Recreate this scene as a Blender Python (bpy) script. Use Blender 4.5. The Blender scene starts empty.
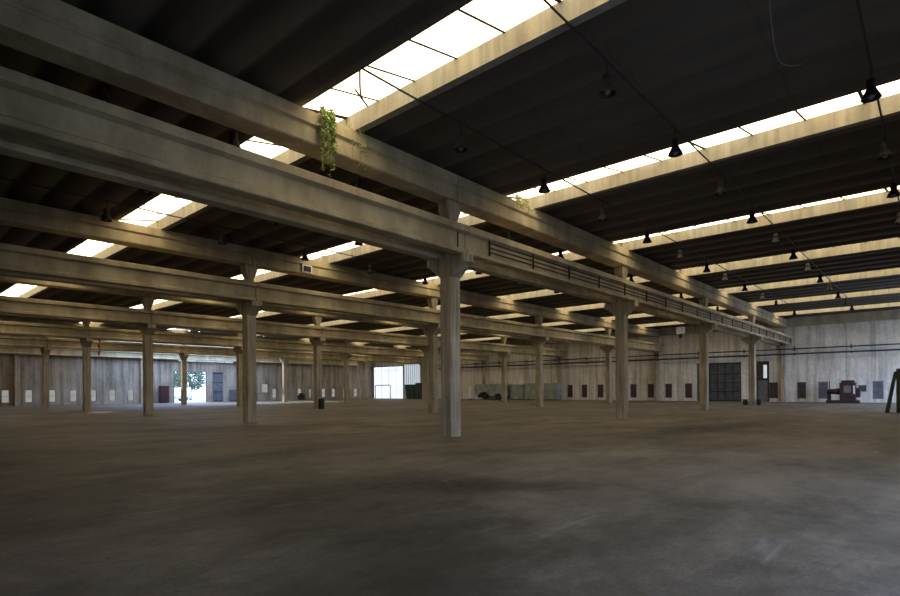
import bpy, bmesh, math, random
from mathutils import Vector, Matrix
random.seed(7)
C = bpy.context.scene.collection
PI = math.pi
# ------------------------------------------------------------------ layout
U0, DU = 0.321, 12.0
V1, DV = 10.976, 12.143
def row(j): return V1 + (j - 1) * DV          # j = 0..6
def colu(i): return U0 + i * DU               # i = 0..5
UW, VW = 60.32, row(6)                        # right-hand end wall, far wall
UB, VS = -11.7, -3.0                  # wall behind the camera, open side wall
ZB, ZT = 5.40, 6.22                           # crane beam
GB, GT = 7.06, 7.80                           # roof girder
ZP = 8.22                                     # purlin top
PU = [8.47 + 7.95 * j for j in range(0, 7)]  # face of each purlin

# ------------------------------------------------------------------ materials
def newmat(name):
    m = bpy.data.materials.new(name); m.use_nodes = True
    nt = m.node_tree; b = nt.nodes['Principled BSDF']
    return m, nt, b
def N(nt, t, **k):
    n = nt.nodes.new(t)
    for a, v in k.items():
        if a.startswith('i_'):
            key = a[2:]
            key = int(key) if key.isdigit() else key
            n.inputs[key].default_value = v
        else: setattr(n, a, v)
    return n
def ramp(nt, src, stops):
    r = nt.nodes.new('ShaderNodeValToRGB'); e = r.color_ramp.elements
    while len(e) < len(stops): e.new(0.5)
    for q, (p, c) in zip(e, stops): q.position = p; q.color = (*c, 1) if len(c) == 3 else c
    nt.links.new(src, r.inputs[0]); return r.outputs[0]
def mapped(nt, scale=(1, 1, 1), loc=(0, 0, 0)):
    g = N(nt, 'ShaderNodeNewGeometry'); mp = N(nt, 'ShaderNodeMapping')
    mp.inputs['Scale'].default_value = scale; mp.inputs['Location'].default_value = loc
    nt.links.new(g.outputs['Position'], mp.inputs['Vector']); return mp.outputs[0]
def noise(nt, vec, scale, detail=4, rough=.55):
    n = N(nt, 'ShaderNodeTexNoise'); n.inputs['Scale'].default_value = scale
    n.inputs['Detail'].default_value = detail; n.inputs['Roughness'].default_value = rough
    nt.links.new(vec, n.inputs['Vector']); return n.outputs[0]
def mix(nt, a, b, f, mode='MIX'):
    m = nt.nodes.new('ShaderNodeMix'); m.data_type = 'RGBA'; m.blend_type = mode
    for sock, v in ((m.inputs[6], a), (m.inputs[7], b), (m.inputs[0], f)):
        if hasattr(v, 'is_output'): nt.links.new(v, sock)
        elif isinstance(v, (int, float)): sock.default_value = v
        else: sock.default_value = (*v, 1)
    return m.outputs[2]
def bump(nt, b, h, s=.3, d=.02):
    n = N(nt, 'ShaderNodeBump'); n.inputs['Strength'].default_value = s; n.inputs['Distance'].default_value = d
    nt.links.new(h, n.inputs['Height']); nt.links.new(n.outputs[0], b.inputs['Normal'])
def plain(name, col, rough=.6, metal=0, var=.25, sc=3):
    m, nt, b = newmat(name)
    f = noise(nt, mapped(nt), sc)
    c = ramp(nt, f, [(.3, tuple(x * (1 - var) for x in col)), (.7, tuple(min(1, x * (1 + var)) for x in col))])
    nt.links.new(c, b.inputs['Base Color']); b.inputs['Roughness'].default_value = rough
    b.inputs['Metallic'].default_value = metal; return m
def concrete(name, c0, c1, streak, sscale=(5, 5, .35), lo=.45):
    m, nt, b = newmat(name)
    f = noise(nt, mapped(nt), .9, 6, .6)
    c = ramp(nt, f, [(.32, c0), (.68, c1)])
    s = noise(nt, mapped(nt, sscale), 1.0, 5, .65)
    sr = ramp(nt, s, [(.38, (lo, lo, lo * .96)), (.6, (1, 1, 1))])
    c = mix(nt, c, sr, streak, 'MULTIPLY')
    fine = noise(nt, mapped(nt), 22, 4, .7)
    fr = ramp(nt, fine, [(.3, (.82, .82, .82)), (.65, (1, 1, 1))])
    c = mix(nt, c, fr, .7, 'MULTIPLY')
    nt.links.new(c, b.inputs['Base Color']); b.inputs['Roughness'].default_value = .9
    bump(nt, b, fine, .35, .01); return m
def emitter(name, c0, c1, strength, sc=.8, spots=False):
    m, nt, b = newmat(name)
    f = noise(nt, mapped(nt), sc, 5, .7)
    c = ramp(nt, f, [(.35, c0), (.62, c1)])
    b.inputs['Base Color'].default_value = (.05, .05, .05, 1); b.inputs['Roughness'].default_value = .5
    b.inputs['Specular IOR Level'].default_value = .2
    nt.links.new(c, b.inputs['Emission Color']); b.inputs['Emission Strength'].default_value = strength
    return m

M = {}
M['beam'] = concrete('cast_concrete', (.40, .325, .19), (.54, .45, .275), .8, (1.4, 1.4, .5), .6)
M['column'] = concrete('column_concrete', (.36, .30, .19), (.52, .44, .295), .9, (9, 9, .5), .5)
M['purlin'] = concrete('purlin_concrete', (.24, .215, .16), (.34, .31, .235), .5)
M['metal'] = plain('dark_steel', (.022, .02, .018), .75, .2)
M['cable'] = plain('black_cable', (.012, .011, .010), .7)
M['enamel'] = plain('grey_enamel', (.16, .15, .14), .4)
M['red'] = plain('faded_red', (.42, .03, .035), .7)
M['machred'] = plain('dark_red_paint', (.045, .014, .013), .5, 0, .6, 6)
M['teal'] = plain('weathered_teal_paint', (.24, .27, .21), .7, 0, .35, 1.5)
M['green'] = plain('dark_green_paint', (.035, .055, .04), .6, 0, .4, 4)
M['gate'] = plain('dark_gate_sheet', (.07, .075, .08), .5, 0, .4, 2)
M['brown'] = plain('dark_brown_shutter', (.055, .035, .028), .6, 0, .4, 3)
M['greyshut'] = plain('grey_shutter', (.11, .11, .12), .6, 0, .3, 3)
M['frame'] = plain('grey_steel_frame', (.16, .155, .15), .5, .3)
M['white'] = plain('white_paint', (.7, .7, .68), .6, 0, .1)
M['tyre'] = plain('black_rubber', (.015, .015, .015), .8)
M['skyglass'] = emitter('wired_roof_glass', (1.0, .78, .47), (1.0, .87, .62), 3.7)
M['paleglass'] = emitter('frosted_low_window_glass', (.80, .78, .72), (1, .98, .92), .30, 2)
M['blueglass'] = emitter('sky_lit_window_glass', (.45, .62, .95), (.75, .88, 1), .8, 1)
M['bluepane'] = emitter('translucent_wall_sheet', (.70, .82, .95), (.85, .93, 1), .62, 1.5)
M['doorpane'] = emitter('translucent_door_sheet', (.80, .88, 1), (.95, .97, 1), .98, .6)
M['leaf'] = plain('leaf_green', (.24, .34, .07), .6, 0, .5, 9)
M['foliage'] = plain('tree_foliage', (.09, .12, .06), .7, 0, .5, 2)
M['straw'] = plain('dry_straw', (.38, .34, .14), .7, 0, .3, 9)
M['bark'] = plain('bark', (.09, .06, .04), .9)

# floor : stained worn concrete
m, nt, b = newmat('worn_floor'); M['floor'] = m
big = noise(nt, mapped(nt, (.10, .14, 1)), 1, 5, .6)
c = ramp(nt, big, [(.3, (.080, .068, .049)), (.5, (.128, .111, .083)), (.7, (.185, .163, .13))])
mid = noise(nt, mapped(nt, (.38, .6, 1), (5, 2, 0)), 1, 8, .72)
c = mix(nt, c, ramp(nt, mid, [(.36, (.45, .43, .42)), (.5, (.95, .95, .95)), (.66, (1.45, 1.42, 1.38))]), .95, 'MULTIPLY')
fine = noise(nt, mapped(nt), 5, 6, .7)
c = mix(nt, c, ramp(nt, fine, [(.34, (.62, .61, .6)), (.64, (1.15, 1.15, 1.15))]), .9, 'MULTIPLY')
# oil and dust marks, each with its own centre, reach and turn
for (sx, sy, rx, ry, ang, dark) in [(5.0, 6.2, 1.9, 1.5, .8, .36), (3.4, 3.6, 1.3, .8, .8, .42), (6.3, 5.0, 1.1, .35, -.9, .42), (19.5, 6.3, 3.2, .9, -.15, .42),
        (24, 5.2, 4.0, .8, -.2, .5), (10.5, 19.5, 3.4, 1.3, -.6, .5), (16.5, 13.8, 3, .8, -.7, .55), (11, 6.6, 1.5, .5, -.9, .7), (2.6, 9, 2.0, .7, 1.0, .62), (6.5, 11, 2.2, .6, .3, .6)]:
    g = N(nt, 'ShaderNodeNewGeometry')
    vm = N(nt, 'ShaderNodeVectorMath', operation='SUBTRACT'); vm.inputs[1].default_value = (sx, sy, 0)
    nt.links.new(g.outputs['Position'], vm.inputs[0])
    vr = N(nt, 'ShaderNodeVectorRotate', rotation_type='Z_AXIS'); vr.inputs['Angle'].default_value = -ang
    nt.links.new(vm.outputs[0], vr.inputs['Vector'])
    vs = N(nt, 'ShaderNodeVectorMath', operation='MULTIPLY'); vs.inputs[1].default_value = (1 / rx, 1 / ry, 0)
    nt.links.new(vr.outputs[0], vs.inputs[0]); vs.inputs[1].default_value = (.66 / rx, .66 / ry, 0)
    ln = N(nt, 'ShaderNodeVectorMath', operation='LENGTH'); nt.links.new(vs.outputs[0], ln.inputs[0])
    ad = N(nt, 'ShaderNodeMath', operation='MULTIPLY_ADD'); ad.inputs[1].default_value = 1.3
    nt.links.new(mid, ad.inputs[0]); nt.links.new(ln.outputs['Value'], ad.inputs[2])
    hf = N(nt, 'ShaderNodeMath', operation='MULTIPLY'); hf.inputs[1].default_value = .5; nt.links.new(ad.outputs[0], hf.inputs[0])
    c = mix(nt, c, ramp(nt, hf.outputs[0], [(.5, (dark,) * 3), (.68, (dark * .6 + .4,) * 3), (.9, (1, 1, 1))]), 1.0, 'MULTIPLY')
    # values above 1 on the ramp input clamp to the last stop
grit = noise(nt, mapped(nt), 28, 5, .75)
c = mix(nt, c, ramp(nt, grit, [(.36, (.66, .65, .64)), (.62, (1.2, 1.2, 1.2))]), .8, 'MULTIPLY')
spots = noise(nt, mapped(nt, (1.6, 1.6, 1), (3, 8, 0)), 1, 8, .8)
c = mix(nt, c, ramp(nt, spots, [(.36, (.6, .58, .56)), (.50, (1, 1, 1)), (.64, (1.25, 1.22, 1.18))]), .7, 'MULTIPLY')
# light scuffs
sc = noise(nt, mapped(nt, (.5, 2.2, 1), (9, 4, 0)), 1, 6, .7)
c = mix(nt, c, (.27, .25, .22), ramp(nt, sc, [(.60, (0, 0, 0)), (.72, (.45, .45, .45))]))
nt.links.new(c, b.inputs['Base Color'])
rr = ramp(nt, fine, [(.3, (.5, .5, .5)), (.7, (.75, .75, .75))]); nt.links.new(rr, b.inputs['Roughness'])
b.inputs['Specular IOR Level'].default_value = .35
bump(nt, b, fine, .25, .01)

# roof sheets with lap joints every 2.44 m
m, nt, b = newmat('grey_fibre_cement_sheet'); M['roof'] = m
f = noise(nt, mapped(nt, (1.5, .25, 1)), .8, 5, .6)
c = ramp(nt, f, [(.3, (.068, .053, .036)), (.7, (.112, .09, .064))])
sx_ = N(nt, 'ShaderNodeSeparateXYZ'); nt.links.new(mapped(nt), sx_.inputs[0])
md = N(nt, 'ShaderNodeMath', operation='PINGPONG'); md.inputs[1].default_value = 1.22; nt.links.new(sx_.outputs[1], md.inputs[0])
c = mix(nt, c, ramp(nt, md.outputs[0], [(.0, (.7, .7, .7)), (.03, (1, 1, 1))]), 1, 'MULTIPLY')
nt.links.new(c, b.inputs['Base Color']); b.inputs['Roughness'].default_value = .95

def wallmat(name, c0, c1, axis, streak=.8):
    m, nt, b = newmat(name)
    f = noise(nt, mapped(nt), .35, 6, .65)
    c = ramp(nt, f, [(.32, c0), (.66, c1)])
    s = noise(nt, mapped(nt, (2.2, 2.2, .16)), 1.0, 6, .65)
    c = mix(nt, c, ramp(nt, s, [(.36, (.5, .49, .47)), (.56, (1, 1, 1))]), streak, 'MULTIPLY')
    # cast panel joints every 2.03 m
    x = N(nt, 'ShaderNodeSeparateXYZ'); nt.links.new(mapped(nt), x.inputs[0])
    p = N(nt, 'ShaderNodeMath', operation='PINGPONG'); p.inputs[1].default_value = 1.015
    nt.links.new(x.outputs[axis], p.inputs[0])
    c = mix(nt, c, ramp(nt, p.outputs[0], [(.0, (.45, .43, .4)), (.05, (1, 1, 1))]), .45, 'MULTIPLY')
    g = noise(nt, mapped(nt), 3.5, 6, .7)
    c = mix(nt, c, ramp(nt, g, [(.3, (.75, .75, .74)), (.6, (1, 1, 1))]), .8, 'MULTIPLY')
    nt.links.new(c, b.inputs['Base Color']); b.inputs['Roughness'].default_value = .9
    return m
M['wall_r'] = wallmat('streaked_plaster_wall', (.56, .51, .41), (.80, .75, .65), 1, .75)
M['wall_l'] = wallmat('streaked_grey_panel_wall', (.26, .215, .155), (.46, .39, .29), 0, 1.0)
M['wall_d'] = wallmat('plain_concrete_wall', (.25, .22, .17), (.38, .34, .27), 0, .5)
M['ground'] = plain('pale_yard_ground', (.33, .32, .29), .9, 0, .2, .5)

# ------------------------------------------------------------------ mesh helpers
def bm_box(bm, x0, x1, y0, y1, z0, z1):
    vs = [bm.verts.new(p) for p in ((x0, y0, z0), (x1, y0, z0), (x1, y1, z0), (x0, y1, z0), (x0, y0, z1), (x1, y0, z1), (x1, y1, z1), (x0, y1, z1))]
    for f in ((0, 3, 2, 1), (4, 5, 6, 7), (0, 1, 5, 4), (1, 2, 6, 5), (2, 3, 7, 6), (3, 0, 4, 7)): bm.faces.new([vs[i] for i in f])
def bm_prism(bm, prof, a0, a1, axis='x'):
    """profile of (p,q) points swept along an axis: x -> (a,p,q); y -> (p,a,q)"""
    mk = (lambda a, p, q: (a, p, q)) if axis == 'x' else (lambda a, p, q: (p, a, q))
    A = [bm.verts.new(mk(a0, *p)) for p in prof]; B = [bm.verts.new(mk(a1, *p)) for p in prof]
    n = len(prof)
    for i in range(n): bm.faces.new((A[i], A[(i + 1) % n], B[(i + 1) % n], B[i]))
    bm.faces.new(A[::-1]); bm.faces.new(B)
def bm_loft(bm, rings, cap=True):
    R = [[bm.verts.new(p) for p in r] for r in rings]; n = len(R[0])
    for a, b_ in zip(R, R[1:]):
        for i in range(n): bm.faces.new((a[i], a[(i + 1) % n], b_[(i + 1) % n], b_[i]))
    if cap: bm.faces.new(R[0][::-1]); bm.faces.new(R[-1])
def sq(h, z, ch=.03, cx=0, cy=0, hy=None):
    hy = h if hy is None else hy
    return [(cx + x, cy + y, z) for x, y in ((h - ch, -hy), (h, -hy + ch), (h, hy - ch), (h - ch, hy), (-h + ch, hy), (-h, hy - ch), (-h, -hy + ch), (-h + ch, -hy))]
def ring(r, z, n=20, cx=0, cy=0): return [(cx + r * math.cos(2 * PI * i / n), cy + r * math.sin(2 * PI * i / n), z) for i in range(n)]
def bm_tube(bm, pts, r, n=6):
    pts = [Vector(p) for p in pts]; rings = []
    for i, p in enumerate(pts):
        t = (pts[min(i + 1, len(pts) - 1)] - pts[max(i - 1, 0)]).normalized()
        a = t.cross(Vector((0, 0, 1)));
        if a.length < .05: a = t.cross(Vector((1, 0, 0)))
        a.normalize(); b_ = t.cross(a)
        rings.append([tuple(p + r * (a * math.cos(2 * PI * k / n) + b_ * math.sin(2 * PI * k / n))) for k in range(n)])
    bm_loft(bm, rings)
def mesh(name, bm, mat, smooth=False):
    bmesh.ops.recalc_face_normals(bm, faces=bm.faces)
    me = bpy.data.meshes.new(name); bm.to_mesh(me); bm.free(); me.materials.append(M[mat])
    if smooth:
        for p in me.polygons: p.use_smooth = True
    return me
def put(name, me, parent=None, loc=(0, 0, 0), rz=0):
    o = bpy.data.objects.new(name, me); C.objects.link(o); o.location = loc; o.rotation_euler = (0, 0, rz)
    if parent: o.parent = parent
    return o
def tag(o, label, cat, group=None, kind=None):
    o['label'] = label; o['category'] = cat
    if group: o['group'] = group
    if kind: o['kind'] = kind
    return o
def thing(name, label, cat, loc=(0, 0, 0), group=None, rz=0):
    o = bpy.data.objects.new(name, None); C.objects.link(o); o.location = loc; o.rotation_euler = (0, 0, rz); o.empty_display_size = .2
    return tag(o, label, cat, group)
def boxes(name, mat, lst, parent=None, loc=(0, 0, 0), bevel=0):
    bm = bmesh.new()
    for b_ in lst: bm_box(bm, *b_)
    if bevel: bmesh.ops.bevel(bm, geom=bm.edges[:], offset=bevel, segments=2, affect='EDGES')
    return put(name, mesh(name, bm, mat), parent, loc)
def copy_tree(o, parent=None):
    c_ = o.copy(); C.objects.link(c_); c_.parent = parent
    for ch in list(o.children): copy_tree(ch, c_)
    return c_
def struct(o, label=None, cat=None):
    o['kind'] = 'structure'
    if label: o['label'] = label
    if cat: o['category'] = cat
    return o

ORD = ['first', 'second', 'third', 'fourth', 'fifth', 'sixth', 'seventh', 'eighth']
ROWN = {1: 'front column row', 2: 'second column row', 3: 'third column row', 4: 'fourth column row', 5: 'fifth column row', 6: 'far left wall'}

# ------------------------------------------------------------------ setting
fl = boxes('floor', 'floor', [(UB - .3, UW + .3, VS - .3, VW + .3, -.2, 0)]); struct(fl, 'worn stained concrete floor of the empty hall', 'floor')
gr = boxes('ground', 'ground', [(-140, 200, -140, 220, -.5, -.21)]); struct(gr, 'pale open yard outside the hall', 'ground')
yard = boxes('ground', 'ground', [(UB - .3 - 60, UW + 60, VW + .3, VW + 60, -.2, -.03), (UW + .3, UW + 60, VS - 60, VW + .3, -.2, -.03), (UB - 60, UW + .3, VS - 60, VS - .3, -.2, -.03)])
struct(yard, 'pale paved apron just outside the openings', 'ground')

def wall(name, axis, c0, c1, a0, a1, z0, z1, holes, mat, label):
    """solid wall between c0 and c1 across its thickness, holes=(a0,a1,z0,z1)"""
    A = sorted({a0, a1, *[h for q in holes for h in q[:2]]}); Z = sorted({z0, z1, *[h for q in holes for h in q[2:]]})
    inh = lambda a, z: any(q[0] < a < q[1] and q[2] < z < q[3] for q in holes)
    solid = lambda i, k: 0 <= i < len(A) - 1 and 0 <= k < len(Z) - 1 and not inh((A[i] + A[i + 1]) / 2, (Z[k] + Z[k + 1]) / 2)
    bm = bmesh.new(); cache = {}
    def V(c, a, z):
        k = (c, a, z)
        if k not in cache: cache[k] = bm.verts.new((c, a, z) if axis == 'x' else (a, c, z))
        return cache[k]
    for i in range(len(A) - 1):
        for k in range(len(Z) - 1):
            if not solid(i, k): continue
            p = (A[i], A[i + 1], Z[k], Z[k + 1])
            for c_ in (c0, c1): bm.faces.new((V(c_, p[0], p[2]), V(c_, p[1], p[2]), V(c_, p[1], p[3]), V(c_, p[0], p[3])))
            for di, dk, e in ((-1, 0, (p[0], p[0], p[2], p[3])), (1, 0, (p[1], p[1], p[2], p[3])), (0, -1, (p[0], p[1], p[2], p[2])), (0, 1, (p[0], p[1], p[3], p[3]))):
                if not solid(i + di, k + dk):
                    q = [(e[0], e[2]), (e[1], e[3])]
                    bm.faces.new((V(c0, *q[0]), V(c0, *q[1]), V(c1, *q[1]), V(c1, *q[0])))
    o = put(name, mesh(name, bm, mat)); return struct(o, label, 'wall')
WZ0, WZ1 = .32, 1.88
win_r = [3.87, 5.85, 7.86, 9.54, 11.85, 19.8, 21.9, 23.85, 25.85, 29.9, 32.0, 33.95]
holes_r = [(v - .37, v + .37, WZ0, WZ1) for v in win_r]
holes_r += [(14.7, 18.95, 0, 3.95), (12.3, 13.2, 0, 3.85), (64.0, 71.3, 0, 5.25), (59.95, 63.75, 2.25, 5.4)]
wall('wall_right', 'x', UW, UW + .3, VS, VW + .3, 0, 8.1, holes_r, 'wall_r', 'streaked pale end wall on the right with low windows')
win_l = [11.4, 13.35, 15.4, 17.35, 19.25, 21.2, 23.15, 42.0, 43.9, 46.2, 48.2, 50.5, 52.4, 54.6, 56.8]
lw = lambda u: (u - .32, u + .32, .34, 1.68)
holes_l = [lw(u) for u in win_l] + [(28.1, 32.15, 0, 3.9), (40.05, 41.0, 1.15, 2.4), (28.6, 35.9, 5.2, 6.0), (33.0, 34.4, 0, 3.9)]
wall('wall_far', 'y', VW, VW + .3, UB, UW + .3, 0, 8.5, holes_l, 'wall_l', 'long streaked grey far wall with low pale windows')
wall('wall_near_side', 'y', VS - .3, VS, UB, UW + .3, 0, 8.5, [(2.5, 12, 0, 4.6), (42, 59.8, 0, 6.3)], 'wall_d', 'open side wall with wide gateways')
wall('wall_back', 'x', UB - .3, UB, VS, VW + .3, 0, 8.5, [], 'wall_d', 'plain concrete wall closing the hall on the left')

# roof sheets (waves run along v)
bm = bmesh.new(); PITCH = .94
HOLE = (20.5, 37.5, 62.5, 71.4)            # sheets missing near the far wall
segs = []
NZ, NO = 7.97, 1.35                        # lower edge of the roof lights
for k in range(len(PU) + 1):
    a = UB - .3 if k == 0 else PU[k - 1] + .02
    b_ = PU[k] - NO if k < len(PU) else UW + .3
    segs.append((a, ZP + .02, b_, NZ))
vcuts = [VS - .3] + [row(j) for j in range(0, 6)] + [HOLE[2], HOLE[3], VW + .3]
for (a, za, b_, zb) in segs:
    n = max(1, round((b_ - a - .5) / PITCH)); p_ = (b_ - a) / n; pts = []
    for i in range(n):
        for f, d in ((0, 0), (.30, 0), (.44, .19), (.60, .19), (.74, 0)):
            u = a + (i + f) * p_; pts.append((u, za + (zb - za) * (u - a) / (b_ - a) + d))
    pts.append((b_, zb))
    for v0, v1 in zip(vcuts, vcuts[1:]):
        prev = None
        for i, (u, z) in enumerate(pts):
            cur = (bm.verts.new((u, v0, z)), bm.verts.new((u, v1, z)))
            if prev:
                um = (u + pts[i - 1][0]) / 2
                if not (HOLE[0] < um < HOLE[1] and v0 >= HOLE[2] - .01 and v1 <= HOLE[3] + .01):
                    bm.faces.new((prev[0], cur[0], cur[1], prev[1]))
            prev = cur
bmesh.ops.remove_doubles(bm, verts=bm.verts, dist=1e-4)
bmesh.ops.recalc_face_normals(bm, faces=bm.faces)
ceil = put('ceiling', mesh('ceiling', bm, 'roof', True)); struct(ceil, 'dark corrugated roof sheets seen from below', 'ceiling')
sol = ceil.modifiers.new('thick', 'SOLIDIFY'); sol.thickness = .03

# ------------------------------------------------------------------ columns
def make_column():
    t = thing('concrete_column', '', 'column')
    bm = bmesh.new(); bm_loft(bm, [sq(.225, 0), sq(.225, ZB - .02)]); put('shaft', mesh('shaft', bm, 'column'), t)
    bm = bmesh.new()
    bm_prism(bm, [(-.224, 4.78), (-.62, 5.12), (-.74, 5.16), (-.74, ZB - .01), (.74, ZB - .01), (.74, 5.16), (.62, 5.12), (.224, 4.78)], -.235, .235)
    put('corbel', mesh('corbel', bm, 'column'), t)
    bm = bmesh.new(); bm_loft(bm, [sq(.16, ZB - .01, .02), sq(.16, GB - .62, .02)]); put('upper_post', mesh('upper_post', bm, 'column'), t)
    bm = bmesh.new(); bm_loft(bm, [sq(.16, GB - .62, .02), sq(.30, GB - .28, .02, hy=.2), sq(.30, GB - .01, .02, hy=.2)]); put('head', mesh('head', bm, 'column'), t)
    return t
proto = make_column(); used = False
for j in range(1, 6):
    for i in range(0, 5):
        if i == 0 and j > 2: continue
        if used: o = copy_tree(proto)
        else: o = proto; used = True
        o.location = (colu(i), row(j), 0)
        o['label'] = '%sgrey concrete column, %s from the right end wall in the %s' % ('large near ' if (i, j) == (1, 1) else '', ORD[4 - i], ROWN[j])
        o['group'] = 'concrete columns of the ' + ROWN[j]
# pilasters on the walls
for j in range(1, 6):
    bm = bmesh.new(); bm_loft(bm, [sq(.2, 0), sq(.2, 5.1), sq(.3, ZB - .02)]);
    o = put('trim_%d' % j, mesh('pilaster', bm, 'column'), None, (UW - .21, row(j), 0)); struct(o, 'concrete wall pilaster under the end of a crane beam', 'pilaster')
for i in range(1, 5):
    bm = bmesh.new(); bm_loft(bm, [sq(.22, 0), sq(.22, 5.1), sq(.22, GB - .02)]);
    o = put('trim_%d' % (i + 6), mesh('pilaster', bm, 'column'), None, (colu(i), VW - .23, 0)); struct(o, 'concrete pilaster against the far wall', 'pilaster')

# ------------------------------------------------------------------ crane beams
Lb = DU - .03
bm = bmesh.new()
bm_prism(bm, [(-.16, 0), (.16, 0), (.18, .02), (.18, .12), (.10, .17), (.10, .58), (.25, .63), (.25, .80), (.23, .82), (-.23, .82), (-.25, .80), (-.25, .63), (-.10, .58), (-.10, .17), (-.18, .12), (-.18, .02)], 0, Lb)
cb = mesh('crane_beam', bm, 'beam')
bm = bmesh.new()
bm_prism(bm, [(-.10, 0), (.10, 0), (.13, .03), (.13, .10), (.07, .14), (.07, .60), (.22, .66), (.22, .8), (-.22, .8), (-.22, .66), (-.07, .60), (-.07, .14), (-.13, .10), (-.13, .03)], 0, Lb)
for j in range(1, 7):
    for s in ((-1, 1) if j < 6 else (-1,)):
        for i in range(0, 5):
            u = colu(i) + .015
            o = put('crane_beam', cb, None, (u, row(j) + s * .5, ZB))
            if i == 4: o.scale = ((UW - .02 - u) / Lb, 1, 1)
            tag(o, 'concrete crane beam, %s side of the %s, %s span from the right wall' % ('near' if s < 0 else 'far', ROWN[j], ORD[4 - i]), 'beam', 'concrete crane beams')
# girders
bm = bmesh.new()
hg = GT - GB
bm_prism(bm, [(-.30, 0), (.30, 0), (.33, .03), (.31, .34), (.27, .38), (.27, .42), (.35, .46), (.35, hg), (-.35, hg), (-.35, .46), (-.27, .42), (-.27, .38), (-.31, .34), (-.33, .03)], 0, Lb)
gb = mesh('roof_girder', bm, 'beam')
for j in range(1, 7):
    for i in range(0, 5):
        u = colu(i) + .015
        o = put('roof_girder', gb, None, (u, row(j) - (.36 if j == 6 else 0), GB))
        if i == 4: o.scale = ((UW - .02 - u) / Lb, 1, 1)
        tag(o, 'deep concrete roof girder above the %s, %s span from the right wall' % (ROWN[j], ORD[4 - i]), 'girder', 'concrete roof girders')
for j in range(0, 6):
    o = boxes('edge_beam', 'beam', [(0, .3, .37, DV - .37, 0, .85)], None, (UW - .31, row(j), 7.12))
    tag(o, 'dark concrete edge beam on top of right wall in the %s bay from the camera' % ORD[j], 'beam', 'edge beams along the right wall')

# ------------------------------------------------------------------ purlins and roof lights
def glazed(v0, v1, hole=None):
    """frame and glass of one sloping roof light, u measured from the purlin face"""
    sl = (ZP - NZ) / NO
    G = bmesh.new(); F = bmesh.new(); n = 5; vv = v0
    w = (v1 - v0) / (n * 2)
    for k in range(n * 2):
        a, b_ = v0 + k * w, v0 + (k + 1) * w
        if hole is not None and k in hole: continue
        vs = [G.verts.new(p) for p in ((-NO, a + .012, NZ), (0.0, a + .012, ZP + .004), (0.0, b_ - .012, ZP + .004), (-NO, b_ - .012, NZ))]
        G.faces.new(vs)
    r = bmesh.ops.extrude_face_region(G, geom=G.faces[:]); bmesh.ops.translate(G, vec=(0, 0, .012), verts=[x for x in r['geom'] if isinstance(x, bmesh.types.BMVert)])
    for k in range(n * 2 + 1):
        t = .035 if k in (0, 2, 5, 10) else .022
        y = min(max(v0 + k * w, v0 + t), v1 - t)
        q0, q1 = NZ - .02, NZ - .02 + NO * sl; bm_loft(F, [[(-NO, y - t, q0), (-NO, y + t, q0), (-NO, y + t, q0 + .015), (-NO, y - t, q0 + .015)], [(-.005, y - t, q1), (-.005, y + t, q1), (-.005, y + t, q1 + .015), (-.005, y - t, q1 + .015)]])
    bm_box(F, -NO - .03, -NO, v0, v1, NZ - .02, NZ + .03)
    return mesh('glass', G, 'skyglass'), mesh('glazing_bars', F, 'metal')
bayd = {j: (row(j) + .36, row(j + 1) - .36) for j in range(-1, 6)}
gl_mesh, fr_mesh = glazed(0, DV)
gl_brk, fr_brk = glazed(0, DV, hole=tuple(range(2, 10)))
gl_brk2 = glazed(0, DV, hole=(0, 1, 2, 3))[0]
bm = bmesh.new()
bm_prism(bm, [(0, GT), (.20, GT), (.23, GT + .03), (.23, ZP), (-.0, ZP), (0, GT)][:5], 0, DV - .02, 'y')
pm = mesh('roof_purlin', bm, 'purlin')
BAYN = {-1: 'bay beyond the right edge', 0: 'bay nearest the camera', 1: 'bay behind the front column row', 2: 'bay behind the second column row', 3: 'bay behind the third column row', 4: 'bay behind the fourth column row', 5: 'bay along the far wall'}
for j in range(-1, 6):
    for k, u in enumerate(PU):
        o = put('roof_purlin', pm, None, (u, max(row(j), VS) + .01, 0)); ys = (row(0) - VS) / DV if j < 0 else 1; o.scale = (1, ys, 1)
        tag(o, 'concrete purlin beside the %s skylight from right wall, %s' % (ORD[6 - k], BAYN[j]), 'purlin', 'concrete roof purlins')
        if j == 5 and HOLE[0] < u < HOLE[1]: continue
        brk = (j, k) == (4, 0)
        t = thing('skylight', 'sloping strip skylight, %s from the right wall, %s' % (ORD[6 - k], BAYN[j]), 'skylight', (u, max(row(j), VS), 0), 'strip skylights'); t.scale = (1, ys, 1)
        put('glass', gl_brk if brk else gl_mesh, t); put('glazing_bars', fr_mesh, t)
        if brk: put('glass', gl_brk2, t)

# ------------------------------------------------------------------ lamps
def make_lamp():
    t = thing('high_bay_lamp', '', 'lamp')
    bm = bmesh.new()
    prof = [(.055, .30), (.075, .27), (.10, .20), (.155, .06), (.175, 0), (.165, 0), (.145, .06), (.09, .19), (.0001, .22)]
    bm_loft(bm, [ring(r, z) for r, z in prof], False); put('reflector', mesh('reflector', bm, 'metal', True), t)
    bm = bmesh.new(); bm_loft(bm, [ring(.07, .26), ring(.085, .30), ring(.085, .46), ring(.05, .5)]); put('ballast_housing', mesh('ballast_housing', bm, 'metal', True), t)
    bm = bmesh.new(); bm_loft(bm, [ring(.02, .17, 12), ring(.055, .12, 12), ring(.065, .06, 12), ring(.04, .01, 12)]); put('bulb', mesh('bulb', bm, 'enamel', True), t)
    bm = bmesh.new(); bm_tube(bm, [(0, 0, .49), (.03, 0, .56), (0, 0, .62), (0, 0, .80)], .012); put('hook', mesh('hook', bm, 'metal'), t)
    return t
lampo = make_lamp(); first = True
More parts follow.
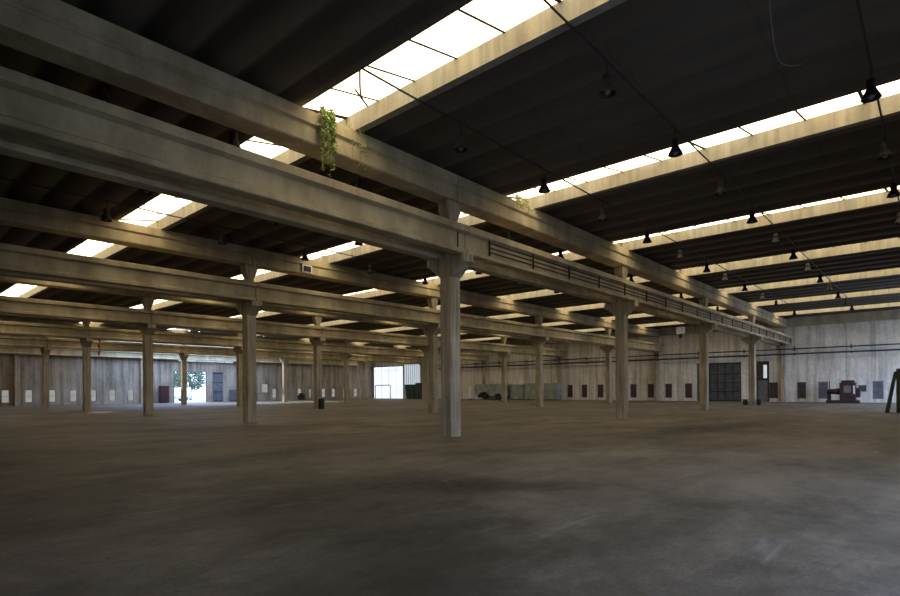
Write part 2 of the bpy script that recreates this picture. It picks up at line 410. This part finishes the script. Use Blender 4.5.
rows_l = [(4.75, [9.95, 13.65, 17.35, 21.05, 24.75, 28.3, 31.9, 35.7, 39.2, 42.9, 46.8, 50.5], 'middle run of the bay nearest the camera', 0),
          (8.45, [9.9, 13.6, 17.3, 21.1, 24.8, 28.5, 31.6, 35.6, 40.0, 44.0, 50.6], 'far run of the bay nearest the camera', 0),
          (.95, [13.65, 17.4, 21.1, 24.8], 'near run of the bay nearest the camera', 0),
          (12.3, [3.5, 6.2, 9.9, 17.3, 21.1, 28.5, 36.2, 44.0], 'run just behind the front girder', 0),
          (16.9, [5.9, 9.9, 13.6, 17.3, 21.1, 24.8, 28.5, 36.0], 'middle run behind the front column row', 0),
          (20.6, [5.95, 9.9, 13.6, 17.3, 21.1], 'far run behind the front column row', 0)]
for v, ul, desc, dz in rows_l:
    n = len(ul)
    for q, u in enumerate(ul):
        o = lampo if first else copy_tree(lampo); first = False
        o.location = (u, v, 7.12 + dz); o.scale = (1, 1, .78)
        o['label'] = 'dark bell lamp, %s from left, %s' % (ORD[q] if q < 8 else ['ninth', 'tenth', 'eleventh', 'twelfth'][q - 8], desc)
        o['group'] = 'high bay lamps on the ' + desc
    bm = bmesh.new()
    e0 = ul[0] - 4 if v < 8 or v > 9 and v < 10 else ul[0] - 3
    e1 = min(ul[-1] + 2.5, 59.9)
    npt = int((e1 - e0) / 1.2); pts = []
    for k in range(npt + 1):
        pts.append((e0 + (e1 - e0) * k / npt, v, 7.775 + dz - .015 * math.sin(PI * ((k * 1.2) % 3.7) / 3.7)))
    bm_tube(bm, pts, .022)
    tag(put('lighting_cable', mesh('lighting_cable', bm, 'cable')), 'dark lamp cable, %s' % desc, 'cable')
    # the short hangers to the roof belong to the cable run

# loose cables
def loose(name, pts, r, mat, label, cat='cable'):
    P = []
    pts = [Vector(p) for p in pts]
    for k in range(len(pts) - 1):
        p0, p1, p2, p3 = pts[max(k - 1, 0)], pts[k], pts[k + 1], pts[min(k + 2, len(pts) - 1)]
        for s in range(6):
            t = s / 6; P.append(.5 * ((2 * p1) + (-p0 + p2) * t + (2 * p0 - 5 * p1 + 4 * p2 - p3) * t * t + (-p0 + 3 * p1 - 3 * p2 + p3) * t ** 3))
    P.append(pts[-1]); bm = bmesh.new(); bm_tube(bm, P, r)
    return tag(put(name, mesh(name, bm, mat, True)), label, cat)
loose('loose_cable', [(10.0, 2.0, 8.2), (10.7, 2.1, 7.7), (11.6, 2.15, 7.45), (12.6, 2.0, 7.75), (13.2, 1.9, 8.15)], .01, 'enamel', 'pale thin cable sagging from the roof at top right')
loose('loose_cable', [(6.9, 8.5, 7.75), (7.0, 8.6, 7.35), (7.25, 8.7, 7.25), (7.1, 8.9, 7.6)], .02, 'enamel', 'pale cable loop dangling beside the nearest skylight')

# ------------------------------------------------------------------ conductor rails on the front crane beam
t = thing('conductor_rail', 'dark triple conductor rail bracketed to the front face of the front crane beam', 'rail', (13.4, V1 - .75, ZB))
for z in (.20, .34, .48):
    bm = bmesh.new(); bm_box(bm, 0, 46.6, .0, .035, z, z + .035); put('rail', mesh('rail', bm, 'metal'), t)
bk = bmesh.new(); bm_box(bk, -.018, .018, .04, .09, .12, .60); bm_box(bk, -.025, .025, .16, .41, .14, .19); bm_box(bk, -.025, .025, .16, .41, .55, .60); bkm = mesh('bracket', bk, 'metal')
for q in range(20): put('bracket', bkm, t, (q * 2.44, 0, 0)) if q * 2.44 < 46.5 else None
o = boxes('stay_bracket', 'metal', [(-.012, .012, -.0, .03, 0, .6)], None, (11.95, V1 - .66, ZB + .0)); tag(o, 'dark steel stay at the beam joint over the large near column', 'bracket')

# ------------------------------------------------------------------ plants on the girder
def vine(name, base, n, length, spread, label, tuft=False, bare=False):
    t = thing(name, label, 'plant', base)
    S = bmesh.new(); L = bmesh.new(); Dd = bmesh.new()
    for k in range(n):
        x = random.uniform(-spread, spread); ln = length * random.uniform(.35, 1); dry = random.random() < .4
        pts = [(x * .6, .15, .0), (x, -.06, .08)]
        steps = 10
        for s in range(1, steps + 1): pts.append((x + random.uniform(-.04, .04), -.10 + random.uniform(-.03, .03), .05 - ln * s / steps))
        if tuft: pts = [(x, 0, 0), (x * 1.2, -.05, .12), (x * 1.5, -.12, .2 - ln * .3), (x * 1.7, -.18, -ln)]
        bm_tube(S, pts, .006, 4)
        for p in (pts[1:] if not bare else pts[6:8]):
            for q in range(3 if not dry else 1):
                c_ = Vector(p) + Vector((random.uniform(-.05, .05), random.uniform(-.06, .04), random.uniform(-.08, .08)))
                a = Vector((random.uniform(-1, 1), random.uniform(-1, 1), random.uniform(-1, .4))).normalized() * random.uniform(.04, .08)
                b_ = a.cross(Vector((random.uniform(-1, 1), random.uniform(-1, 1), random.uniform(-1, 1)))).normalized() * .02
                T = Dd if dry else L
                T.faces.new([T.verts.new(c_ - a), T.verts.new(c_ + b_), T.verts.new(c_ + a), T.verts.new(c_ - b_)])
    put('stems', mesh('stems', S, 'straw'), t)
    o = put('leaves', mesh('leaves', L, 'leaf'), t); o['kind'] = 'stuff'
    o = put('dry_leaves', mesh('dry_leaves', Dd, 'straw'), t); o['kind'] = 'stuff'
vine('hanging_vine', (7.55, V1 - .38, 7.82), 26, 1.5, .20, 'green and yellow vine trailing over the front girder below the nearest skylight')
vine('hanging_vine', (8.45, V1 - .38, 7.82), 5, 1.1, .22, 'sparse dry vine strands right of the thick green vine', bare=True)
vine('grass_tuft', (15.6, V1 - .38, 7.75), 22, .3, .30, 'small green tuft on the front girder under the second skylight strip', True)

# hanging bits
bm = bmesh.new()
rng = random.Random(3)
pts = [(0, 0, 0)]
for s in range(1, 15): pts.append((.05 * math.sin(s * .9), .03 * math.cos(s), -.1 * s))
R_ = []
for k, p in enumerate(pts):
    w = .055 + .035 * math.sin(k * 1.3); R_.append([(p[0] + w, p[1] + .02, p[2]), (p[0] + w * .3, p[1] + .06, p[2]), (p[0] - w, p[1] + .01, p[2]), (p[0] - w * .2, p[1] - .05, p[2])])
bm_loft(bm, R_)
tag(put('red_cloth', mesh('red_cloth', bm, 'red', True), None, (12.95, row(4) - .80, 5.42)), 'twisted red cloth hanging from crane beam beside the fourth row column', 'cloth')
bx = thing('junction_box', 'white rimmed junction box on the second row girder', 'box', (15.1, row(2) - .35, 7.1))
boxes('body', 'white', [(-.28, .28, -.08, .02, 0, .38)], bx, bevel=.01); boxes('cover', 'metal', [(-.2, .2, -.10, -.07, .06, .32)], bx)
hb = thing('hanging_box', 'small white box hung high in front of the right wall', 'box', (51.0, 17.4, 6.3))
boxes('body', 'white', [(-.3, .3, -.3, .3, 0, .62)], hb, bevel=.03); bm = bmesh.new(); bm_tube(bm, [(0, 0, .6), (0, 0, 1.62)], .02); put('chain', mesh('chain', bm, 'metal'), hb)
boxes('hook_block', 'metal', [(-.1, .1, -.1, .1, -.35, 0)], hb)

# ------------------------------------------------------------------ right wall items
for q, v in enumerate(win_r):
    mat = 'greyshut' if v < 8.5 else 'brown'
    w = bpy.data.objects.new('window_%d' % (q + 1), None); C.objects.link(w); w.location = (UW, v, WZ0); struct(w, 'low shuttered window in the right wall', 'window')
    hh = WZ1 - WZ0
    boxes('frame', 'frame', [(.02, .1, -.37, -.32, 0, hh), (.02, .1, .32, .37, 0, hh), (.02, .1, -.32, .32, 0, .05), (.02, .1, -.32, .32, hh - .05, hh)], w)
    boxes('shutter', mat, [(.05, .08, -.32, .32, .05, hh - .05)] + [(.03, .05, -.32, .32, .09 + k * .12, .15 + k * .12) for k in range(12)], w)
for q, u in enumerate(win_l + [40.525]):
    w = bpy.data.objects.new('window_%d' % (q + 20), None); C.objects.link(w); w.location = (u, VW, .34 if u != 40.525 else 1.15); struct(w, 'low pale window in the far wall', 'window')
    hw, hh = (.32, 1.34) if u != 40.525 else (.475, 1.25)
    boxes('frame', 'frame', [(-hw, -hw + .04, .02, .1, 0, hh), (hw - .04, hw, .02, .1, 0, hh), (-hw, hw, .02, .1, hh - .04, hh), (-hw, hw, .02, .1, 0, .04), (-hw, hw, .03, .09, hh / 2 - .015, hh / 2 + .015)], w)
    boxes('pane', 'paleglass', [(-hw + .04, hw - .04, .06, .07, .04, hh - .04)], w)
w = bpy.data.objects.new('window_40', None); C.objects.link(w); w.location = (28.6, VW, 5.2); struct(w, 'high strip window in the far wall', 'window')
boxes('frame', 'metal', [(0, 7.3, .05, .1, 0, .04), (0, 7.3, .05, .1, .76, .8)] + [(k * 1.21, k * 1.21 + .04, .05, .1, 0, .8) for k in range(7)], w)
boxes('pane', 'blueglass', [(0, 7.3, .06, .07, 0, .8)], w)
# big gate
gt = bpy.data.objects.new('door_1', None); C.objects.link(gt); gt.location = (UW, 14.7, 0); struct(gt, 'wide dark panelled gate in the right wall', 'door')
boxes('leaf', 'gate', [(.05, .10, -.02, 3.0, .0, 3.97), (.12, .16, 2.9, 4.27, .0, 3.97)], gt)
boxes('rails', 'metal', [(.0, .05, 0, 3.0, z, z + .07) for z in (.05, .95, 1.85, 2.75, 3.8)] + [(.0, .05, k * .73, k * .73 + .06, .02, 3.87) for k in range(5)], gt)
lt = boxes('trim_20', 'wall_r', [(-.12, 0, 14.2, 19.6, 4.0, 4.32)], None, (UW, 0, 0)); struct(lt, 'pale lintel and track cover above the wide gate', 'lintel')
d2 = bpy.data.objects.new('door_2', None); C.objects.link(d2); d2.location = (UW, 12.3, 0); struct(d2, 'tall narrow door in the right wall', 'door')
boxes('frame', 'metal', [(-.04, .1, -.08, 0, 0, 3.95), (-.04, .1, .9, .98, 0, 3.95), (-.04, .1, 0, .9, 3.85, 3.95), (-.02, .1, 0, .9, 2.1, 2.18)], d2)
boxes('leaf', 'frame', [(.05, .09, 0, .9, 0, 2.1), (.03, .05, .43, .47, 0, 2.1)], d2); boxes('transom_pane', 'bluepane', [(.05, .06, .12, .42, 2.3, 3.6)], d2)
boxes('transom_panel', 'brown', [(.06, .08, 0, .9, 2.18, 3.85)], d2)
# bright opening frame, sliding sheet and barrier
d3 = bpy.data.objects.new('door_3', None); C.objects.link(d3); d3.location = (UW, 64, 0); struct(d3, 'big bright doorway in the far corner with pale translucent doors', 'door')
boxes('frame', 'metal', [(-.03, .12, -.14, 0, 0, 5.3), (-.03, .12, 0, 7.3, 5.2, 5.3), (-.03, .12, 7.3, 7.42, 0, 5.3)], d3)
boxes('leaf', 'doorpane', [(.18, .2, 0, 7.3, 0, 5.2)], d3); boxes('leaf_bars', 'frame', [(.16, .18, k, k + .018, 0, 5.2) for k in (1.8, 3.6, 5.4)] + [(.16, .18, 0, 7.3, 4.6, 4.62)], d3)
w = bpy.data.objects.new('window_41', None); C.objects.link(w); w.location = (UW, 59.95, 2.25); struct(w, 'translucent ribbed wall sheet beside the bright doorway', 'window')
boxes('pane', 'bluepane', [(.1, .12, 0, 3.8, 0, 3.15)], w); boxes('bars', 'enamel', [(.05, .10, k * .475, k * .475 + .04, 0, 3.15) for k in range(9)], w)
bar = thing('pipe_barrier', 'grey pipe hoop standing in the bright far doorway', 'barrier', (57.6, 64.0, 0))
pa = [(0, 0, 0), (0, 0, 2.0), (0, .15, 2.15), (0, 3.45, 2.15), (0, 3.6, 2.0), (0, 3.6, 0)]
bm = bmesh.new(); bm_tube(bm, pa, .06, 8); put('pipe', mesh('pipe', bm, 'frame', True), bar)
boxes('foot', 'frame', [(-.15, .15, -.15, .15, 0, .03), (-.15, .15, 3.45, 3.75, 0, .03)], bar)
st = thing('green_skip', 'dark green metal skip with raised end below the ribbed sheet', 'container', (58.6, 57.85, 0)); st.scale = (1, .86, 1)
bm = bmesh.new(); bm_loft(bm, [[(0, .1, .12), (1.5, .1, .12), (1.5, 4.2, .12), (0, 4.2, .12)], [(-.2, -.1, 2.15), (1.7, -.1, 2.15), (1.7, 4.3, 2.15), (-.2, 4.3, 2.15)]]); put('tub', mesh('tub', bm, 'green'), st)
boxes('rib', 'green', [(-.24, -.1, .8, .9, .2, 2.1), (-.24, -.1, 2.0, 2.1, .2, 2.1), (-.24, -.1, 3.3, 3.4, .2, 2.1), (-.26, 1.76, -.16, 4.36, 2.1, 2.2)], st); boxes('skid', 'metal', [(0, .2, .2, 4.1, 0, .12), (1.3, 1.5, .2, 4.1, 0, .12)], st)
boxes('end_board', 'green', [(-.2, 1.7, -.2, 1.6, 2.2, 2.45)], st)
# pipes along the right wall
for z, r, nm in ((5.0, .055, 'upper'), (4.52, .07, 'lower')):
    t = thing('wall_pipe', '%s dark pipe running along the right end wall' % nm, 'pipe', (UW - .5, 0, z))
    bm = bmesh.new(); bm_tube(bm, [(0, -1, 0), (0, 58.5, 0)], r, 8); put('pipe', mesh('pipe', bm, 'metal', True), t)
    bk = bmesh.new(); bm_box(bk, -.03, .5, -.03, .03, -.04 - r, -r); bm_box(bk, -.04, .03, -.04, .04, -.22 if nm == 'upper' else -.1, .22 if nm == 'upper' else .1); bkm = mesh('wall_bracket', bk, 'metal')
    for q in range(14): put('wall_bracket', bkm, t, (0, 1.4 + q * 4.3, 0))

# red machine
t = thing('red_machine', 'dark red workshop machine standing by the right end wall', 'machine', (57.3, 5.9, 0))
boxes('body', 'machred', [(-.4, .5, -.75, .35, .25, 1.75), (-.3, .4, -.65, .25, 1.75, 1.95)], t, bevel=.02)
boxes('base', 'metal', [(-.5, .6, -1.0, 1.3, 0, .25)], t)
bm = bmesh.new(); bm_loft(bm, [[(x, y, z) for x, y, z in [(p[2] + .05 - .02, .45, p[0] * 1 + .9) for p in []]] or [(.05 + .28 * math.cos(a * PI / 8), .35, 1.0 + .28 * math.sin(a * PI / 8)) for a in range(16)], [(.05 + .2 * math.cos(a * PI / 8), 1.25, 1.0 + .2 * math.sin(a * PI / 8)) for a in range(16)]]); put('drum', mesh('drum', bm, 'machred', True), t)
boxes('leg', 'metal', [(-.1, .2, 1.0, 1.25, .25, .9)], t)
boxes('access_panel', 'enamel', [(-.43, -.39, -.45, .05, .9, 1.5)], t); boxes('side_light_strip', 'white', [(-.45, -.38, -.72, -.6, .8, 1.5)], t)
boxes('control_box', 'machred', [(-.2, .3, -1.05, -.76, .5, 1.3)], t, bevel=.02)
bm = bmesh.new(); bm_tube(bm, [(0, 1.1, 1.1), (0, 1.1, 1.9)], .03); put('lever', mesh('lever', bm, 'metal'), t)
t = thing('wall_panel', 'small dark square panel on the wall right of the red machine', 'panel', (UW - .05, 4.95, 1.0))
boxes('plate', 'green', [(-.04, .04, -.28, .28, 0, .5)], t, bevel=.01); boxes('rim', 'frame', [(-.05, -.03, -.32, .32, -.04, 0), (-.05, -.03, -.32, .32, .5, .54)], t)
# trestle at right picture edge
t = thing('steel_trestle', 'dark green leaning trestle cut off by the right picture edge', 'trestle', (37.6, 1.65, 0))
for s, y in ((-1, 0), (1, 0)):
    bm = bmesh.new(); bm_loft(bm, [[(s * .35 - .05, .30, 0), (s * .35 + .05, .30, 0), (s * .35 + .05, .46, 0), (s * .35 - .05, .46, 0)], [(s * .28 - .05, -.05, 2.2), (s * .28 + .05, -.05, 2.2), (s * .28 + .05, .08, 2.2), (s * .28 - .05, .08, 2.2)]]); put('leg', mesh('leg', bm, 'green'), t)
boxes('crossbar', 'green', [(-.32, .32, .05, .11, 1.5, 1.6), (-.34, .34, .26, .32, .55, .65)], t)
boxes('board', 'green', [(-.38, .38, -.62, -.02, 0, 2.35)], t, bevel=.02)
# things round the column feet
for (x, y, w_, h_, lab) in [(colu(4) - .1, row(1) + .48, .3, .42, 'black block at the left foot of the front column nearest the right wall'), (colu(4) - .1, row(1) - .48, .3, .42, 'black block at the right foot of the front column nearest the right wall'), (colu(2) + .0, row(3) - .45, .34, .75, 'black box at the foot of the third row column, third from right wall')]:
    t = thing('black_box', lab, 'box', (x, y, 0)); boxes('body', 'tyre', [(-w_ / 2, w_ / 2, -w_ / 2, w_ / 2, 0, h_)], t, bevel=.03); boxes('lid', 'metal', [(-w_ / 2 - .02, w_ / 2 + .02, -w_ / 2 - .02, w_ / 2 + .02, h_, h_ + .04)], t)
# teal equipment near right wall
t = thing('teal_trailer', 'pale teal covered trailer with dark wheel recess, left of the teal cabinets', 'trailer', (58.2, 44.8, 0))
bm = bmesh.new()
bm_prism(bm, [(-2.6, .45), (-2.6, 1.95), (-2.2, 2.1), (2.4, 2.1), (2.8, 1.7), (2.8, .8), (2.2, .45), (1.7, .95), (.9, 1.1), (.3, .7), (.1, .45), (-.6, .45), (-1.0, .8), (-1.6, .8), (-1.9, .45)][::-1], -.0, 1.4); me_ = mesh('cover', bm, 'teal'); put('cover', me_, t)
for y in (-1.3, 1.0):
    bm = bmesh.new(); bm_loft(bm, [[(.1, y + .42 * math.cos(a * PI / 8), .42 + .42 * math.sin(a * PI / 8)) for a in range(16)], [(.35, y + .42 * math.cos(a * PI / 8), .42 + .42 * math.sin(a * PI / 8)) for a in range(16)]]); put('wheel', mesh('wheel', bm, 'tyre'), t)
boxes('chassis', 'metal', [(.3, 1.2, -2.4, 2.4, .3, .45)], t)
for q, (y, w_, h_) in enumerate([(40.7, 2.0, 2.0), (38.5, 2.1, 2.1), (35.7, 1.9, 2.1)]):
    t = thing('metal_cabinet', 'tall teal metal cabinet, %s from the left by the right end wall' % ORD[q], 'cabinet', (58.6, y, 0), 'teal metal cabinets')
    boxes('body', 'teal', [(0, .9, -w_ / 2, w_ / 2, .08, h_)], t, bevel=.015); nd = max(1, round(w_ / .9))
    for d in range(nd):
        y0 = -w_ / 2 + d * w_ / nd; D_ = boxes('door', 'teal', [(-.03, 0, y0 + .02, y0 + w_ / nd - .02, .14, h_ - .06)], t); boxes('handle', 'metal', [(-.06, -.03, y0 + .1, y0 + .13, 1.0, 1.2)], D_)
    boxes('plinth', 'metal', [(.03, .87, -w_ / 2 + .03, w_ / 2 - .03, 0, .08)], t)
t = thing('white_sign_stand', 'narrow white upright board beside the teal trailer', 'board', (58.5, 48.55, 0))
boxes('board', 'white', [(-.03, .03, -.25, .25, .1, 1.75)], t, bevel=.01); boxes('foot', 'metal', [(-.2, .2, -.22, -.16, 0, .1), (-.2, .2, .16, .22, 0, .1)], t)
# things at the far wall
def cabinet(name, lab, x, y, w_, d_, h_, mat):
    t = thing(name, lab, 'cabinet', (x, y, 0)); boxes('body', mat, [(-w_ / 2, w_ / 2, 0, d_, .06, h_)], t, bevel=.015)
    boxes('door', mat, [(-w_ / 2 + .04, -.01, -.03, 0, .12, h_ - .06), (.01, w_ / 2 - .04, -.03, 0, .12, h_ - .06)], t); boxes('plinth', 'metal', [(-w_ / 2 + .02, w_ / 2 - .02, .02, d_ - .02, 0, .06)], t)
cabinet('metal_cabinet', 'dark red metal cabinet left of the bright far door', 26.6, VW - 1.0, 1.0, .6, 2.1, 'machred')
cabinet('metal_cabinet', 'grey metal cabinet right of the bright far door', 33.7 + 1.9, VW - 1.0, 1.1, .6, 1.6, 'greyshut')
t = thing('black_box', 'black box lying by the far wall among the pale windows', 'box', (46.0, VW - 1.1, 0)); boxes('body', 'tyre', [(-.45, .45, 0, .6, 0, .75)], t, bevel=.04); boxes('lid', 'metal', [(-.3, .3, .1, .5, .75, 1.0)], t)
d4 = bpy.data.objects.new('door_4', None); C.objects.link(d4); d4.location = (28.1, VW, 0); struct(d4, 'bright open doorway in the far wall', 'door')
boxes('frame', 'frame', [(-.1, 0, -.03, .1, 0, 4.0), (4.05, 4.15, -.03, .1, 0, 4.0), (0, 4.05, -.03, .1, 3.9, 4.0)], d4)
d5 = bpy.data.objects.new('door_5', None); C.objects.link(d5); d5.location = (33.0, VW, 0); struct(d5, 'dark tall door in the far wall', 'door')
boxes('leaf', 'greyshut', [(0, 1.4, .08, .14, 0, 3.9)], d5); boxes('rails', 'metal', [(0, 1.4, .04, .08, z, z + .06) for z in (.1, 1.3, 2.5, 3.7)], d5)
# outside the far door: white van, trees
t = thing('white_van', 'white van parked outside the far doorway', 'van', (31.6, VW + 9, -.03))
bm = bmesh.new()
bm_prism(bm, [(-2.4, .35), (-2.4, 1.0), (-1.7, 1.15), (-1.1, 1.95), (2.4, 2.0), (2.4, .35)][::-1], 0, 1.8, 'y'); bmesh.ops.bevel(bm, geom=bm.edges[:], offset=.06, segments=2, affect='EDGES'); put('body', mesh('body', bm, 'white', True), t)
boxes('side_window', 'metal', [(-1.2, -.3, -.02, .02, 1.2, 1.7)], t)
bm = bmesh.new(); bm_loft(bm, [[(-1.66, .15, 1.22), (-1.66, 1.65, 1.22), (-1.7, 1.65, 1.22), (-1.7, .15, 1.22)], [(-1.14, .25, 1.86), (-1.14, 1.55, 1.86), (-1.2, 1.55, 1.86), (-1.2, .25, 1.86)]]); put('windscreen', mesh('windscreen', bm, 'metal'), t)
boxes('bumper', 'metal', [(-2.48, -2.38, .05, 1.75, .35, .55)], t)
for x in (-1.6, 1.6):
    for y in (-.03, 1.6):
        bm = bmesh.new(); bm_loft(bm, [[(x + .33 * math.cos(a * PI / 8), y + s, .33 + .33 * math.sin(a * PI / 8)) for a in range(16)] for s in (0, .22)]); put('wheel', mesh('wheel', bm, 'tyre'), t)
def tree(x, y, h, r, lab):
    t = thing('tree', lab, 'tree', (x, y, -.21)); bm = bmesh.new(); bm_loft(bm, [ring(.22, 0, 10), ring(.16, h * .4, 10), ring(.08, h * .8, 10)]); put('trunk', mesh('trunk', bm, 'bark', True), t)
    rg = random.Random(int(x * 10)); bm = bmesh.new()
    for k in range(1800):
        d = Vector((rg.gauss(0, 1), rg.gauss(0, 1), rg.gauss(0, 1))).normalized() * r * rg.uniform(.5, 1) ** .5 * (1 + .2 * math.sin(k))
        c_ = Vector((0, 0, h * .68)) + Vector((d.x, d.y, d.z * .9)); a = Vector((rg.gauss(0, 1), rg.gauss(0, 1), rg.gauss(0, 1))).normalized() * .22; b_ = a.cross(Vector((rg.gauss(0, 1), rg.gauss(0, 1), rg.gauss(0, 1)))).normalized() * .12
        bm.faces.new([bm.verts.new(c_ - a), bm.verts.new(c_ + b_), bm.verts.new(c_ + a), bm.verts.new(c_ - b_)])
    put('crown', mesh('crown', bm, 'foliage'), t)
tree(33.5, VW + 16, 6.0, 2.6, 'green leafy tree outside the far doorway, left one')
tree(38.5, VW + 20, 5.6, 2.4, 'green leafy tree outside the far doorway, right one')

# ------------------------------------------------------------------ world, sun, camera
w = bpy.data.worlds.new('sky'); bpy.context.scene.world = w; w.use_nodes = True
bg = w.node_tree.nodes['Background']; bg.inputs[0].default_value = (.42, .59, 1.0, 1); bg.inputs[1].default_value = 7.5
sd = bpy.data.lights.new('sun', 'SUN'); sd.energy = 7; sd.color = (1, .95, .86); sd.angle = math.radians(.6)
so = bpy.data.objects.new('sun', sd); C.objects.link(so); dr = Vector((4.4, -8.0, -8.0)); so.rotation_euler = dr.to_track_quat('-Z', 'Y').to_euler(); so.location = (0, 60, 30)
def portal(loc, sx, sy, rot):
    l = bpy.data.lights.new('sky_portal', 'AREA'); l.shape = 'RECTANGLE'; l.size = sx; l.size_y = sy; l.cycles.is_portal = True
    o = bpy.data.objects.new('sky_portal', l); C.objects.link(o); o.location = loc; o.rotation_euler = rot
portal((7.25, VS - .35, 2.3), 9.5, 4.6, (PI / 2, 0, 0))
portal((50.9, VS - .35, 3.15), 17.8, 6.3, (PI / 2, 0, 0))
portal((29, 67, 8.6), 17, 8.9, (0, 0, 0))
portal((UW + .35, 67.65, 2.62), 5.2, 7.3, (0, PI / 2, 0))
portal((30.1, VW + .35, 1.95), 4.05, 3.9, (-PI / 2, 0, 0))

cd = bpy.data.cameras.new('camera'); cam = bpy.data.objects.new('camera', cd); C.objects.link(cam)
cd.sensor_width = 36; cd.lens = 545.633 / 900 * 36; cd.shift_y = (389.378 - 298) / 900; cd.clip_end = 400
cam.matrix_world = Matrix.Translation((0, 0, 1.418)) @ Matrix.Rotation(math.radians(41.783 - 90), 4, 'Z') @ Matrix.Rotation(PI / 2, 4, 'X') @ Matrix.Rotation(-math.radians(.407), 4, 'Z')
sc_ = bpy.context.scene; sc_.camera = cam
sc_.view_settings.view_transform = 'Standard'; sc_.view_settings.look = 'None'; sc_.view_settings.exposure = 0.15; sc_.view_settings.gamma = 1
sc_.cycles.max_bounces = 8; sc_.cycles.diffuse_bounces = 5; sc_.cycles.use_denoising = True
sc_.cycles.sample_clamp_indirect = 4
